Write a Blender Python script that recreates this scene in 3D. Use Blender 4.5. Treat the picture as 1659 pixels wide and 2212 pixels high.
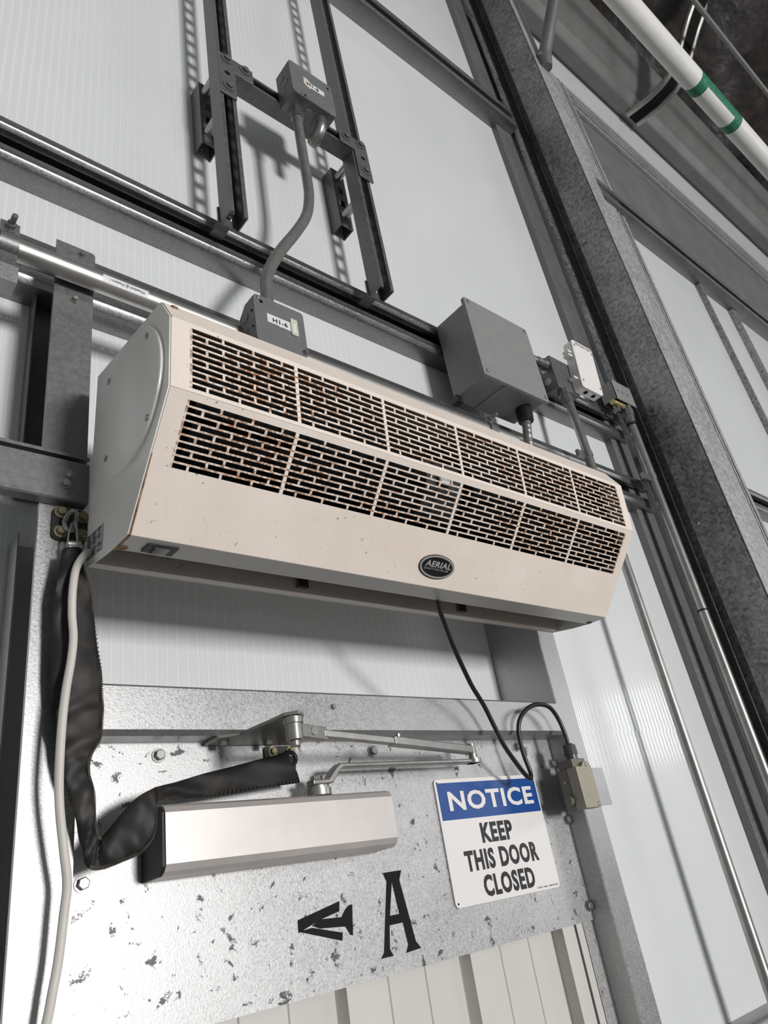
import bpy, bmesh, math, random
from mathutils import Vector, Matrix
random.seed(7)
C = bpy.context.scene.collection
for o in list(bpy.data.objects): bpy.data.objects.remove(o)
SC = bpy.context.scene

# ------------------------------------------------------------------ camera, light, exposure
cam_d = bpy.data.cameras.new('camera'); cam = bpy.data.objects.new('camera', cam_d); C.objects.link(cam)
cam.location = (0, -0.885, 1.85)
cam.matrix_world = Matrix.Translation((0, -0.885, 1.85)) @ (Matrix.Rotation(math.radians(-44.277), 4, 'Z') @ Matrix.Rotation(math.radians(117.451), 4, 'X') @ Matrix.Rotation(math.radians(-10.240), 4, 'Z'))
cam_d.sensor_fit = 'HORIZONTAL'; cam_d.sensor_width = 36.0; cam_d.lens = 36.0 * 1561.8 / 1659.0
cam_d.clip_start = 0.01; cam_d.clip_end = 100
SC.camera = cam
w = bpy.data.worlds.new('hall_ambient'); SC.world = w; w.use_nodes = True
w.node_tree.nodes['Background'].inputs[0].default_value = (0.93, 0.97, 1.0, 1)
w.node_tree.nodes['Background'].inputs[1].default_value = 0.21
ld = bpy.data.lights.new('daylight_opening', 'AREA'); ld.shape = 'RECTANGLE'; ld.size = 2.0; ld.size_y = 1.9; ld.energy = 1320; ld.color = (1.0, 0.985, 0.97)
lo = bpy.data.objects.new('daylight_opening', ld); C.objects.link(lo); lo.location = (2.2, -13.0, 2.1)
lo.rotation_euler = (Vector((0.9, 0.0, 2.7)) - Vector(lo.location)).to_track_quat('-Z', 'Y').to_euler()
for wx, wz in ((12.2, 3.9), (15.6, 4.4)):
    l2 = bpy.data.lights.new('hall_window', 'AREA'); l2.shape = 'RECTANGLE'; l2.size = 2.6; l2.size_y = 1.5; l2.energy = 70; l2.color = (.97, .98, 1)
    o2 = bpy.data.objects.new('hall_window', l2); C.objects.link(o2); o2.location = (wx, -8.2 + (12.2 - wx) * .25, wz)
    o2.rotation_euler = (Vector((1.4, 0.1, 2.2)) - Vector(o2.location)).to_track_quat('-Z', 'Y').to_euler()
vs = SC.view_settings; vs.view_transform = 'Standard'; vs.look = 'None'; vs.gamma = 1.0; vs.use_curve_mapping = False; vs.exposure = 0.0

# ------------------------------------------------------------------ materials
def nmat(name):
    m = bpy.data.materials.new(name); m.use_nodes = True
    nt = m.node_tree; return m, nt, nt.nodes, nt.links, nt.nodes['Principled BSDF']
def mx(N, L, fac, a, b, mode='MIX'):
    n = N.new('ShaderNodeMix'); n.data_type = 'RGBA'; n.blend_type = mode
    for s, v in ((n.inputs[0], fac), (n.inputs[6], a), (n.inputs[7], b)):
        if hasattr(v, 'is_linked'): L.new(v, s)
        else: s.default_value = v if not isinstance(v, tuple) else (*v, 1)[:4]
    return n.outputs[2]
def ramp(N, L, src, p0, p1, c0=0.0, c1=1.0):
    n = N.new('ShaderNodeMapRange'); n.inputs[1].default_value = p0; n.inputs[2].default_value = p1
    n.inputs[3].default_value = c0; n.inputs[4].default_value = c1; L.new(src, n.inputs[0]); return n.outputs[0]
def noise(N, L, co, scale, detail=4, rough=.55, dist=0.0):
    n = N.new('ShaderNodeTexNoise'); n.inputs['Scale'].default_value = scale; n.inputs['Detail'].default_value = detail
    n.inputs['Roughness'].default_value = rough; n.inputs['Distortion'].default_value = dist; L.new(co, n.inputs['Vector']); return n.outputs['Fac']
def mth(N, L, op, a, b=0.0):
    n = N.new('ShaderNodeMath'); n.operation = op
    for s, v in ((n.inputs[0], a), (n.inputs[1], b)):
        if hasattr(v, 'is_linked'): L.new(v, s)
        else: s.default_value = v
    return n.outputs[0]
def coords(N): return N.new('ShaderNodeTexCoord').outputs['Object']
def bump(N, L, P, h, strength, dist=.001):
    b = N.new('ShaderNodeBump'); b.inputs['Strength'].default_value = strength; b.inputs['Distance'].default_value = dist
    L.new(h, b.inputs['Height']); L.new(b.outputs[0], P.inputs['Normal'])
def plain(name, col, rough=.5, metal=0.0, var=.12, vscale=12, spec=.5, bmp=0.0):
    m, nt, N, L, P = nmat(name); co = coords(N)
    f = noise(N, L, co, vscale); f = ramp(N, L, f, .3, .7)
    d = tuple(c * (1 - var) for c in col); u = tuple(min(1, c * (1 + var)) for c in col)
    L.new(mx(N, L, f, d, u), P.inputs['Base Color'])
    P.inputs['Roughness'].default_value = rough; P.inputs['Metallic'].default_value = metal; P.inputs['Specular IOR Level'].default_value = spec
    if bmp: bump(N, L, P, noise(N, L, co, vscale * 20), bmp, .0006)
    return m
def galv(name, lo, hi, rough=.42, metal=.75, cell=110, grain=500, stain=0.0, stain_scale=24, fine=.5, sparkle=0.0):
    m, nt, N, L, P = nmat(name); co = coords(N)
    v = N.new('ShaderNodeTexVoronoi'); v.feature = 'F1'; v.inputs['Scale'].default_value = cell; L.new(co, v.inputs['Vector'])
    bw = N.new('ShaderNodeRGBToBW'); L.new(v.outputs['Color'], bw.inputs[0])
    n1 = noise(N, L, co, grain, 3, .6)
    f = mth(N, L, 'ADD', mth(N, L, 'MULTIPLY', bw.outputs[0], 1 - fine), mth(N, L, 'MULTIPLY', n1, fine))
    big = noise(N, L, co, 5, 3)
    f = mth(N, L, 'ADD', f, mth(N, L, 'MULTIPLY', mth(N, L, 'SUBTRACT', big, .5), .5))
    col = mx(N, L, ramp(N, L, f, .25, .75), (lo,) * 3, (hi,) * 3)
    if stain:
        s = noise(N, L, co, stain_scale, 5, .62, .4); s2 = noise(N, L, co, stain_scale * 9, 4, .7)
        s = ramp(N, L, mth(N, L, 'ADD', s, mth(N, L, 'MULTIPLY', s2, .25)), .76 - .03 * stain, .80 - .03 * stain)
        col = mx(N, L, mth(N, L, 'MULTIPLY', s, .9), col, (.045, .045, .045))
        L.new(ramp(N, L, s, 0, 1, metal, metal * .3), P.inputs['Metallic'])
    else: P.inputs['Metallic'].default_value = metal
    L.new(col, P.inputs['Base Color'])
    if sparkle: bump(N, L, P, noise(N, L, co, grain * .55, 2, .6), sparkle, .0012)
    L.new(ramp(N, L, f, .2, .8, rough - .1, rough + .12), P.inputs['Roughness'])
    return m
M = {}
M['galv_frame'] = galv('galvanised_frame', .34, .50, .40, .75, 380, 700, fine=.7, sparkle=.12)
M['galv_door'] = galv('galvanised_door_sheet', .40, .60, .44, .65, 420, 800, stain=.9, stain_scale=48, fine=.65, sparkle=.13)
M['galv_girt'] = galv('galvanised_girt', .20, .34, .33, .85, 260, 420, fine=.7)
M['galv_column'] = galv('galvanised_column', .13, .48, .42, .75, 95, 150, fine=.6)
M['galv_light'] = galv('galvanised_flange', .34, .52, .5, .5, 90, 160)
M['strut'] = galv('strut_steel', .12, .20, .45, .6, 200, 60, fine=.8)
M['plate'] = galv('bracket_plate_steel', .14, .21, .45, .6, 300, 200, fine=.8)
M['post'] = galv('dull_post_steel', .16, .22, .48, .55, 400, 120, fine=.85)
M['conduit'] = plain('conduit_zinc', (.36, .36, .34), .34, .85, .12, 30)
M['conduit_dull'] = plain('conduit_dull_zinc', (.25, .25, .24), .45, .6, .15, 40)
M['pipe'] = plain('polished_pipe_steel', (.50, .495, .48), .36, .95, .08, 40)
M['bolt'] = plain('zinc_bolt', (.30, .30, .29), .38, .85, .1, 80)
M['gold'] = plain('yellow_zinc_bolt', (.27, .235, .15), .45, .6, .25, 120)
M['box_grey'] = plain('junction_box_grey', (.17, .175, .175), .5, .25, .1, 30)
M['encl'] = plain('enclosure_grey_plastic', (.245, .25, .245), .45, 0, .05, 40)
M['black'] = plain('black_rubber', (.012, .012, .012), .38, 0, .2, 60)
M['dark'] = plain('shade_black', (.008, .008, .008), .8, 0, .2, 20, .1)  # near-black colour standing in for shade in holes, gaps and housing
M['blackpaint'] = plain('black_vinyl', (.008, .008, .008), .7, 0, .1, 60, .2)
M['white_plastic'] = plain('white_plastic', (.82, .79, .77), .4, 0, .02, 30)
M['cable_white'] = plain('cream_cable', (.60, .575, .53), .5, 0, .05, 25)
M['sign_white'] = plain('sign_white', (.80, .77, .75), .35, 0, .015, 10)
M['sign_blue'] = plain('sign_blue', (.012, .07, .28), .35, 0, .04, 10)
M['sign_text'] = plain('sign_black', (.018, .018, .02), .4, 0, .1, 20)
M['tan'] = plain('tan_switch_housing', (.34, .31, .24), .45, .1, .05, 60)
M['olive'] = plain('olive_switch_housing', (.17, .16, .125), .5, .1, .05, 60)
M['closer'] = plain('brushed_closer_cover', (.63, .59, .565), .42, .5, .06, 14)
M['closer_dark'] = plain('closer_end_cap', (.02, .02, .02), .5, .2, .1, 30)
M['arm'] = plain('closer_arm_metal', (.36, .35, .33), .36, .75, .12, 50)
M['rib'] = plain('cream_ribbed_metal', (.60, .58, .55), .45, 0, .03, 8)
M['concrete'] = plain('floor_concrete', (.14, .14, .135), .8, 0, .15, 3)
M['pvc'] = plain('white_pvc', (.78, .77, .74), .38, 0, .04, 9)
M['green'] = plain('green_pipe_label', (.02, .17, .09), .5, 0, .5, 90)
M['label_w'] = plain('white_label', (.70, .72, .74), .45, 0, .02, 40)
M['label_y'] = plain('yellowed_tape', (.60, .57, .47), .5, 0, .08, 80)
M['logo_silver'] = plain('badge_silver', (.42, .42, .42), .4, .3, .05, 60)
M['brass'] = plain('brass_fitting', (.55, .46, .22), .35, .8, .1, 60)
M['clear_grey'] = plain('smoky_gland', (.06, .06, .06), .25, 0, .2, 60)
M['eave'] = plain('eave_steel', (.17, .17, .165), .5, .3, .12, 6)
M['unit_end_bright'] = plain('end_plate_paint_bright', (.76, .745, .705), .38, 0, .03, 10)  # lighter copy of the underside paint, stands in for light on the ends
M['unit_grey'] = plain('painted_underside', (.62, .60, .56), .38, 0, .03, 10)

def sheet_mat():
    m, nt, N, L, P = nmat('twinwall_polycarbonate'); co = coords(N)
    sp = N.new('ShaderNodeSeparateXYZ'); L.new(co, sp.inputs[0])
    s = mth(N, L, 'FRACT', mth(N, L, 'MULTIPLY', sp.outputs[0], 1 / .0165))
    rib = mth(N, L, 'LESS_THAN', mth(N, L, 'ABSOLUTE', mth(N, L, 'SUBTRACT', s, .5)), .055)
    spots = ramp(N, L, noise(N, L, co, 60, 3, .6), .80, .83)
    c = mx(N, L, mth(N, L, 'MULTIPLY', rib, .55), (.70, .715, .72), (.86, .87, .87))
    c = mx(N, L, mth(N, L, 'MULTIPLY', spots, .7), c, (.12, .11, .10))
    c = mx(N, L, ramp(N, L, noise(N, L, co, 2.5, 4), .35, .75), c, mx(N, L, 1.0, c, (.94, .945, .95), 'MULTIPLY'))
    L.new(c, P.inputs['Base Color']); P.inputs['Roughness'].default_value = .4; P.inputs['Coat Weight'].default_value = .6; P.inputs['Coat Roughness'].default_value = .10
    wv = mth(N, L, 'SINE', mth(N, L, 'MULTIPLY', sp.outputs[0], 2 * math.pi / .0165))
    bump(N, L, P, wv, .10, .0008)
    cb = N.new('ShaderNodeBump'); cb.inputs['Strength'].default_value = .30; cb.inputs['Distance'].default_value = .0010
    L.new(wv, cb.inputs['Height']); L.new(cb.outputs[0], P.inputs['Coat Normal'])
    return m
M['sheet'] = sheet_mat()
M['flash'] = plain('grey_flashing', (.16, .165, .165), .5, .2, .15, 4)

def unit_mat(name, rust_amt):
    m, nt, N, L, P = nmat(name); co = coords(N)
    base = mx(N, L, ramp(N, L, noise(N, L, co, 9, 3), .35, .7), (.80, .70, .62), (.86, .765, .69))
    # small brown drip marks and specks
    sp = ramp(N, L, noise(N, L, co, 120, 2, .5), .69, .72)
    spm = ramp(N, L, noise(N, L, co, 14, 2), .45, .62)
    base = mx(N, L, mth(N, L, 'MULTIPLY', mth(N, L, 'MULTIPLY', sp, spm), .7), base, (.20, .13, .07))
    st = N.new('ShaderNodeMapping'); st.inputs['Scale'].default_value = (90, 90, 9); L.new(co, st.inputs[0])
    dr = ramp(N, L, noise(N, L, st.outputs[0], 1.0, 3), .60, .80)
    base = mx(N, L, mth(N, L, 'MULTIPLY', dr, .22), base, (.50, .40, .31))
    if rust_amt:
        big = ramp(N, L, noise(N, L, co, 8.0, 2, .5), .32, .56)
        fine = ramp(N, L, noise(N, L, co, 170, 5, .7), .45, .56)
        r = mth(N, L, 'MULTIPLY', mth(N, L, 'MULTIPLY', big, fine), rust_amt)
        rc = mx(N, L, noise(N, L, co, 300, 2), (.12, .042, .014), (.50, .21, .06))
        base = mx(N, L, r, base, rc)
        halo = ramp(N, L, noise(N, L, co, 26, 4, .6), .55, .75)
        base = mx(N, L, mth(N, L, 'MULTIPLY', mth(N, L, 'MULTIPLY', halo, big), .5 * rust_amt), base, (.62, .36, .17))
    L.new(base, P.inputs['Base Color']); P.inputs['Roughness'].default_value = .42
    return m
M['unit'] = unit_mat('beige_paint', 0); M['unit_rust'] = unit_mat('beige_paint_rusting', .95)
def rust_mat():
    m, nt, N, L, P = nmat('rusted_seam'); co = coords(N)
    f = ramp(N, L, noise(N, L, co, 60, 4, .6), .35, .65)
    L.new(mx(N, L, f, (.16, .06, .022), (.42, .27, .17)), P.inputs['Base Color']); P.inputs['Roughness'].default_value = .85
    return m
M['rust'] = rust_mat()
def sleeve_mat():
    m, nt, N, L, P = nmat('worn_black_leather'); co = coords(N)
    f = ramp(N, L, noise(N, L, co, 16, 3), .52, .74)
    L.new(mx(N, L, f, (.014, .0135, .013), (.060, .047, .034)), P.inputs['Base Color']); P.inputs['Roughness'].default_value = .55; P.inputs['Specular IOR Level'].default_value = .35
    bump(N, L, P, noise(N, L, co, 22, 2), .25, .004)
    return m
M['sleeve'] = sleeve_mat(); M['sleeve_thread'] = plain('brown_thread', (.085, .075, .062), .8)
def ceil_mat():
    m, nt, N, L, P = nmat('black_roof_film'); co = coords(N)
    f = ramp(N, L, noise(N, L, co, 6, 4, .6, .8), .4, .75)
    L.new(mx(N, L, f, (.014, .011, .010), (.050, .040, .036)), P.inputs['Base Color']); P.inputs['Roughness'].default_value = .4
    bump(N, L, P, noise(N, L, co, 5, 3, .5, .6), .4, .05)
    return m
M['ceil'] = ceil_mat()

# ------------------------------------------------------------------ mesh helpers
WO = {}
class MB:
    def __init__(s): s.v = []; s.f = []
    def add(s, vs, fs):
        n = len(s.v); s.v += [tuple(p) for p in vs]; s.f += [tuple(i + n for i in f) for f in fs]; return s
    def box(s, x0, x1, y0, y1, z0, z1):
        return s.add([(x0,y0,z0),(x1,y0,z0),(x1,y1,z0),(x0,y1,z0),(x0,y0,z1),(x1,y0,z1),(x1,y1,z1),(x0,y1,z1)],
                     [(0,3,2,1),(4,5,6,7),(0,1,5,4),(1,2,6,5),(2,3,7,6),(3,0,4,7)])
    def prism(s, prof, axis, a0, a1):
        n = len(prof)
        def P(p, a): return (a, p[0], p[1]) if axis == 'x' else ((p[0], a, p[1]) if axis == 'y' else (p[0], p[1], a))
        vs = [P(p, a0) for p in prof] + [P(p, a1) for p in prof]
        fs = [tuple(range(n))[::-1], tuple(range(n, 2 * n))] + [(i, (i + 1) % n, n + (i + 1) % n, n + i) for i in range(n)]
        return s.add(vs, fs)
    def strip(s, poly, t, axis, a0, a1):
        return s.prism(offset_strip(poly, t), axis, a0, a1)
    def tube(s, path, r, n=12, caps=True, flat=1.0):
        path = [Vector(p) for p in path]; rings = []
        up = None
        for i, p in enumerate(path):
            d = (path[min(i + 1, len(path) - 1)] - path[max(i - 1, 0)]).normalized()
            if up is None: up = Vector((0, 0, 1)) if abs(d.z) < .9 else Vector((1, 0, 0))
            a = d.cross(up).normalized(); up = a.cross(d).normalized()
            rr = r[i] if isinstance(r, (list, tuple)) else r
            rings.append([p + a * math.cos(2 * math.pi * k / n) * rr + up * math.sin(2 * math.pi * k / n) * rr * flat for k in range(n)])
        vs = [q for R in rings for q in R]; m = len(rings)
        fs = [(i * n + k, i * n + (k + 1) % n, (i + 1) * n + (k + 1) % n, (i + 1) * n + k) for i in range(m - 1) for k in range(n)]
        if caps: fs += [tuple(range(n))[::-1], tuple(range((m - 1) * n, m * n))]
        return s.add(vs, fs)
    def cyl(s, p0, p1, r, n=16, r2=None): return s.tube([p0, p1], [r, r if r2 is None else r2], n)
    def poly(s, pts, axis, a0, a1): return s.prism(pts, axis, a0, a1)
def offset_strip(poly, t):
    out = []; n = len(poly)
    def nrm(a, b):
        d = Vector((b[0] - a[0], b[1] - a[1])); d.normalize(); return Vector((-d.y, d.x))
    for i in range(n):
        if i == 0: k = nrm(poly[0], poly[1]); s = 1
        elif i == n - 1: k = nrm(poly[-2], poly[-1]); s = 1
        else:
            a, b = nrm(poly[i - 1], poly[i]), nrm(poly[i], poly[i + 1]); k = (a + b).normalized(); s = 1 / max(.4, k.dot(a))
        out.append((poly[i][0] + k.x * t * s, poly[i][1] + k.y * t * s))
    return list(poly) + out[::-1]
def smooth_path(pts, sub=6):
    pts = [Vector(p) for p in pts]; out = []
    for i in range(len(pts) - 1):
        p0, p1, p2, p3 = pts[max(i - 1, 0)], pts[i], pts[i + 1], pts[min(i + 2, len(pts) - 1)]
        for k in range(sub):
            t = k / sub
            out.append(.5 * (2 * p1 + (p2 - p0) * t + (2 * p0 - 5 * p1 + 4 * p2 - p3) * t * t + (3 * p1 - p0 - 3 * p2 + p3) * t ** 3))
    return out + [pts[-1]]
def mesh_of(name, mb, origin, mat, sharp=35, smooth=True):
    me = bpy.data.meshes.new(name); me.from_pydata([tuple(Vector(p) - origin) for p in mb.v], [], mb.f)
    bm = bmesh.new(); bm.from_mesh(me); bmesh.ops.recalc_face_normals(bm, faces=bm.faces)
    for f in bm.faces: f.smooth = smooth
    for e in bm.edges: e.smooth = len(e.link_faces) == 2 and e.calc_face_angle(0) < math.radians(sharp)
    bm.to_mesh(me); bm.free(); me.update()
    if mat: me.materials.append(M[mat] if isinstance(mat, str) else mat)
    return me
def obj(name, mb, mat, parent=None, bevel=0.0, seg=2, label=None, sharp=35):
    xs = [min(p[i] for p in mb.v) for i in range(3)]; xe = [max(p[i] for p in mb.v) for i in range(3)]
    org = Vector(((xs[0] + xe[0]) / 2, (xs[1] + xe[1]) / 2, xs[2]))
    me = mesh_of(name, mb, org, mat, sharp); o = bpy.data.objects.new(name, me); C.objects.link(o)
    if parent: o.parent = parent; o.location = org - WO[parent.name]
    else: o.location = org
    WO[o.name] = org
    if bevel:
        b = o.modifiers.new('bevel', 'BEVEL'); b.width = bevel; b.segments = seg; b.limit_method = 'ANGLE'; b.angle_limit = math.radians(40); b.harden_normals = True
    if label: o['label'] = label
    return o
def inst(name, me, loc, parent, rot=None):
    o = bpy.data.objects.new(name, me); C.objects.link(o); o.parent = parent; o.location = Vector(loc) - WO[parent.name]
    if rot: o.rotation_euler = rot
    WO[o.name] = Vector(loc); return o
def thing(name, loc, label, cat, group=None, kind=None):
    o = bpy.data.objects.new(name, None); C.objects.link(o); o.location = loc; o.empty_display_size = .05; WO[o.name] = Vector(loc)
    return tag(o, label, cat, group, kind)
def tag(o, label, cat, group=None, kind=None):
    o['label'] = label; o['category'] = cat
    if group: o['group'] = group
    if kind: o['kind'] = kind
    return o
def text(name, s, fit, plane, parent, mat, depth=.0004, bold=0.0, shear=0.0):
    """fit=(a0,a1,b0,b1) in the plane's own axes; plane=(origin, axis_a, axis_b, outward)"""
    cu = bpy.data.curves.new('t', 'FONT'); cu.body = s; cu.size = 1; cu.offset = bold; cu.space_character = 1.0 + 3.0 * bold; cu.shear = shear; cu.resolution_u = 3
    t = bpy.data.objects.new('t', cu); C.objects.link(t)
    dg = bpy.context.evaluated_depsgraph_get(); dg.update()
    me0 = bpy.data.meshes.new_from_object(t.evaluated_get(dg))
    vs = [v.co.copy() for v in me0.vertices]; fs = [tuple(p.vertices) for p in me0.polygons]
    bpy.data.objects.remove(t); bpy.data.meshes.remove(me0); bpy.data.curves.remove(cu)
    x0, x1 = min(v.x for v in vs), max(v.x for v in vs); y0, y1 = min(v.y for v in vs), max(v.y for v in vs)
    O, A, B, N_ = (Vector(q) for q in plane)
    mb = MB(); mb.add([O + A * (fit[0] + (v.x - x0) / (x1 - x0) * (fit[1] - fit[0])) + B * (fit[2] + (v.y - y0) / (y1 - y0) * (fit[3] - fit[2])) + N_ * depth for v in vs], fs)
    xs = [min(p[i] for p in mb.v) for i in range(3)]
    org = Vector(xs); me = bpy.data.meshes.new(name); me.from_pydata([tuple(Vector(p) - org) for p in mb.v], [], mb.f); me.materials.append(M[mat])
    o = bpy.data.objects.new(name, me); C.objects.link(o); o.parent = parent; o.location = org - WO[parent.name]; WO[o.name] = org
    return o
def yplane(y): return ((0, y, 0), (1, 0, 0), (0, 0, 1), (0, -1, 0))
def rrect(x0, x1, z0, z1, r, n=4):
    pts = []
    for cx, cz, a in ((x1 - r, z1 - r, 0), (x0 + r, z1 - r, 90), (x0 + r, z0 + r, 180), (x1 - r, z0 + r, 270)):
        for k in range(n + 1):
            t = math.radians(a + 90 * k / n); pts.append((cx + r * math.cos(t), cz + r * math.sin(t)))
    return pts
def bolt_mesh(name, R, r, h, wt, mat, dome=False):
    mb = MB(); mb.cyl((0, 0, 0), (0, -wt, 0), R, 20)
    if dome: mb.tube([(0, -wt, 0), (0, -wt - h * .6, 0), (0, -wt - h, 0)], [r, r * .9, r * .45], 16)
    else:
        vs = [(r * math.cos(math.pi / 3 * k + .3), -wt, r * math.sin(math.pi / 3 * k + .3)) for k in range(6)]
        v2 = [(p[0], -wt - h, p[2]) for p in vs]; v3 = [(p[0] * .85, -wt - h - .0006, p[2] * .85) for p in vs]
        fs = [(k, (k + 1) % 6, 6 + (k + 1) % 6, 6 + k) for k in range(6)] + [(6 + k, 6 + (k + 1) % 6, 12 + (k + 1) % 6, 12 + k) for k in range(6)] + [tuple(range(12, 18))]
        mb.add(vs + v2 + v3, fs)
    return mesh_of(name, mb, Vector((0, 0, 0)), mat, 25)
B_DOOR = bolt_mesh('bolt_flanged', .0088, .0066, .0055, .0018, 'bolt')
B_SMALL = bolt_mesh('bolt_small', .0058, .0042, .0045, .001, 'bolt')
B_WASH = bolt_mesh('bolt_washer', .0155, .0082, .006, .002, 'strut')
B_GOLD = bolt_mesh('bolt_gold', .0084, .0058, .0055, .002, 'gold')
B_PAN = bolt_mesh('screw_pan', .0072, .0058, .003, .0008, 'bolt', True)
B_TINY = bolt_mesh('screw_tiny', .0036, .0028, .0015, .0005, 'bolt', True)
B_COL = bolt_mesh('bolt_column', .013, .009, .009, .002, 'galv_column')

# ------------------------------------------------------------------ setting
YW = .09
fl = obj('floor', MB().box(-3, 8, -14, .3, -.12, 0), 'concrete'); tag(fl, 'grey concrete floor of the hall', 'floor', kind='structure')
wb = thing('wall_back', (2, YW, 0), 'white fluted polycarbonate sheet wall behind the steel girts', 'wall', kind='structure')
for i, (x0, x1, z0, z1) in enumerate([(-2.4, .262, 0, 2.1), (-2.4, 2.078, 2.1, 6.9), (1.22, 2.078, 0, 2.1), (2.08, 3.84, 0, 4.85), (3.842, 5.4, 0, 4.85), (5.402, 8, 0, 4.85), (2.08, 5.4, 5.80, 6.9), (5.402, 8, 5.80, 6.9)]):
    obj('panel', MB().box(x0, x1, YW, YW + .012, z0, z1), 'sheet', wb)
obj('panel', MB().box(2.08, 8, YW - .01, YW + .012, 4.852, 5.798), 'flash', wb, label='grey metal flashing panel above the girt')
# roof film: crumpled sloping sheet
mb = MB(); nx, ny = 56, 44
for j in range(ny + 1):
    for i in range(nx + 1):
        x = -2.5 + 11 * i / nx; t = j / ny; y = -.17 - 7.0 * t
        mb.v.append((x, y, 6.98 + 2.6 * t + random.uniform(-.05, .05) + .06 * math.sin(x * 5.1 + 7 * t) * math.sin(23 * t)))
for j in range(ny):
    for i in range(nx): a = j * (nx + 1) + i; mb.f.append((a, a + 1, a + nx + 2, a + nx + 1))
ce = obj('ceiling', mb, 'ceil'); tag(ce, 'crumpled black film lining under the roof', 'ceiling', kind='structure')

# ------------------------------------------------------------------ girts
def girt(x0, x1, zb, h, yf, label, name='wall_girt', group='horizontal wall girts'):
    d = YW - yf
    k = h / .111
    def lip(a, b):
        m = (a + b) / 2; q = 1 if b > a else -1
        return [(yf + .0022, a), (yf + .0016, m - q * .0036), (yf + .0010, m - q * .0028), (yf + .0003, m - q * .0016), (yf, m), (yf + .0003, m + q * .0016), (yf + .0010, m + q * .0028), (yf + .0016, m + q * .0036), (yf + .0022, b)]
    prof = [(yf + .016, zb + .0386 * k), (yf + .010, zb + .0396 * k)] + lip(zb + .0386 * k, zb + .002)
    prof += [(yf + .008, zb), (YW - .001, zb), (YW - .001, zb + h), (yf + .008, zb + h)]
    prof += lip(zb + h - .002, zb + .077 * k) + [(yf + .010, zb + .076 * k), (yf + .016, zb + .077 * k)]
    o = obj(name, MB().strip(prof, .0022, 'x', x0, x1), 'galv_girt'); tag(o, label, 'girt', group); return o
girt(-2.2, 2.112, 3.058, .111, .042, 'galvanised lipped steel girt running behind the grey plastic enclosure')
girt(-2.2, 2.118, 2.789, .110, .042, 'galvanised lipped steel girt running behind the polished pipe')
girt(-2.2, 2.13, 4.7425, .128, .018, 'galvanised lipped steel girt crossing the wall above the strut frame')
girt(2.31, 8, 3.00, .105, .042, 'galvanised girt on the wall beyond the large steel column, lower one')
girt(2.31, 8, 4.745, .13, .012, 'galvanised girt below the grey flashing beyond the steel column')
girt(1.246, 2.10, 1.393, .111, .042, 'galvanised lipped girt beside the door jamb, below the unit')

# ------------------------------------------------------------------ studs, column, trims
o = obj('wall_stud', MB().strip([(2.030, YW - .001), (2.030, .066), (2.044, .063), (2.128, .063), (2.138, .066), (2.138, YW - .001)], .002, 'z', 0, 6.5), 'post')
tag(o, 'grey hat-shaped wall stud beside the large steel column', 'stud')
col = thing('steel_column', (2.245, -.045, 0), 'large galvanised steel column with spangled side and pale front flange', 'column')
obj('web', MB().box(2.197, 2.203, -.141, -.014, 0, 6.5), 'galv_column', col)  # stops short of the back flange; open gap shaped to give a dark band
obj('far_web', MB().box(2.284, 2.288, -.117, .048, 0, 6.5), 'galv_column', col)  # added plate closing the column behind that gap, keeps its inside dark
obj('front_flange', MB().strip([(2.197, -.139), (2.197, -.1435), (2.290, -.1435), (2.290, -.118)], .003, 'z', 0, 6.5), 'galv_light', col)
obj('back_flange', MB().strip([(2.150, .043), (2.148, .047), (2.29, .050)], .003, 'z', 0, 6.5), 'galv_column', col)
for zc in (5.18, 4.0, 2.72): inst('bolt', B_COL, (2.197, -.032, zc), col, (0, 0, -math.pi / 2))
o = obj('trim_1', MB().box(2.80, 2.925, .03, YW - .001, 0, 5.86).box(2.925, 2.945, .045, YW - .001, 0, 5.88).box(2.948, 2.962, .034, YW - .001, 0, 5.9).box(2.965, 2.982, .042, YW - .001, 0, 5.9).box(2.985, 3.012, .036, YW - .001, 0, 5.9), 'galv_light')
tag(o, 'grooved vertical metal trim beyond the steel column', 'trim', kind='structure')
o = obj('trim_2', MB().box(3.014, 8, .06, YW - .012, 5.775, 5.80).box(3.014, 8, .045, YW - .012, 5.805, 5.822).box(3.014, 8, .04, YW - .012, 5.828, 5.852).box(3.014, 8, .05, YW - .012, 5.858, 5.875), 'galv_light')
tag(o, 'grooved horizontal metal trim above the grey flashing panel', 'trim', kind='structure')
for x0, x1, lab in ((3.85, 3.878, 'thin mullion on the wall beyond the column, narrower one'), (4.27, 4.335, 'wide mullion on the wall beyond the column')):
    o = obj('wall_mullion', MB().strip([(x0, YW - .001), (x0, .062), (x1, .062), (x1, YW - .001)], .003, 'z', 0, 4.74), 'galv_column'); tag(o, lab, 'mullion', 'mullions beyond the column')

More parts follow.
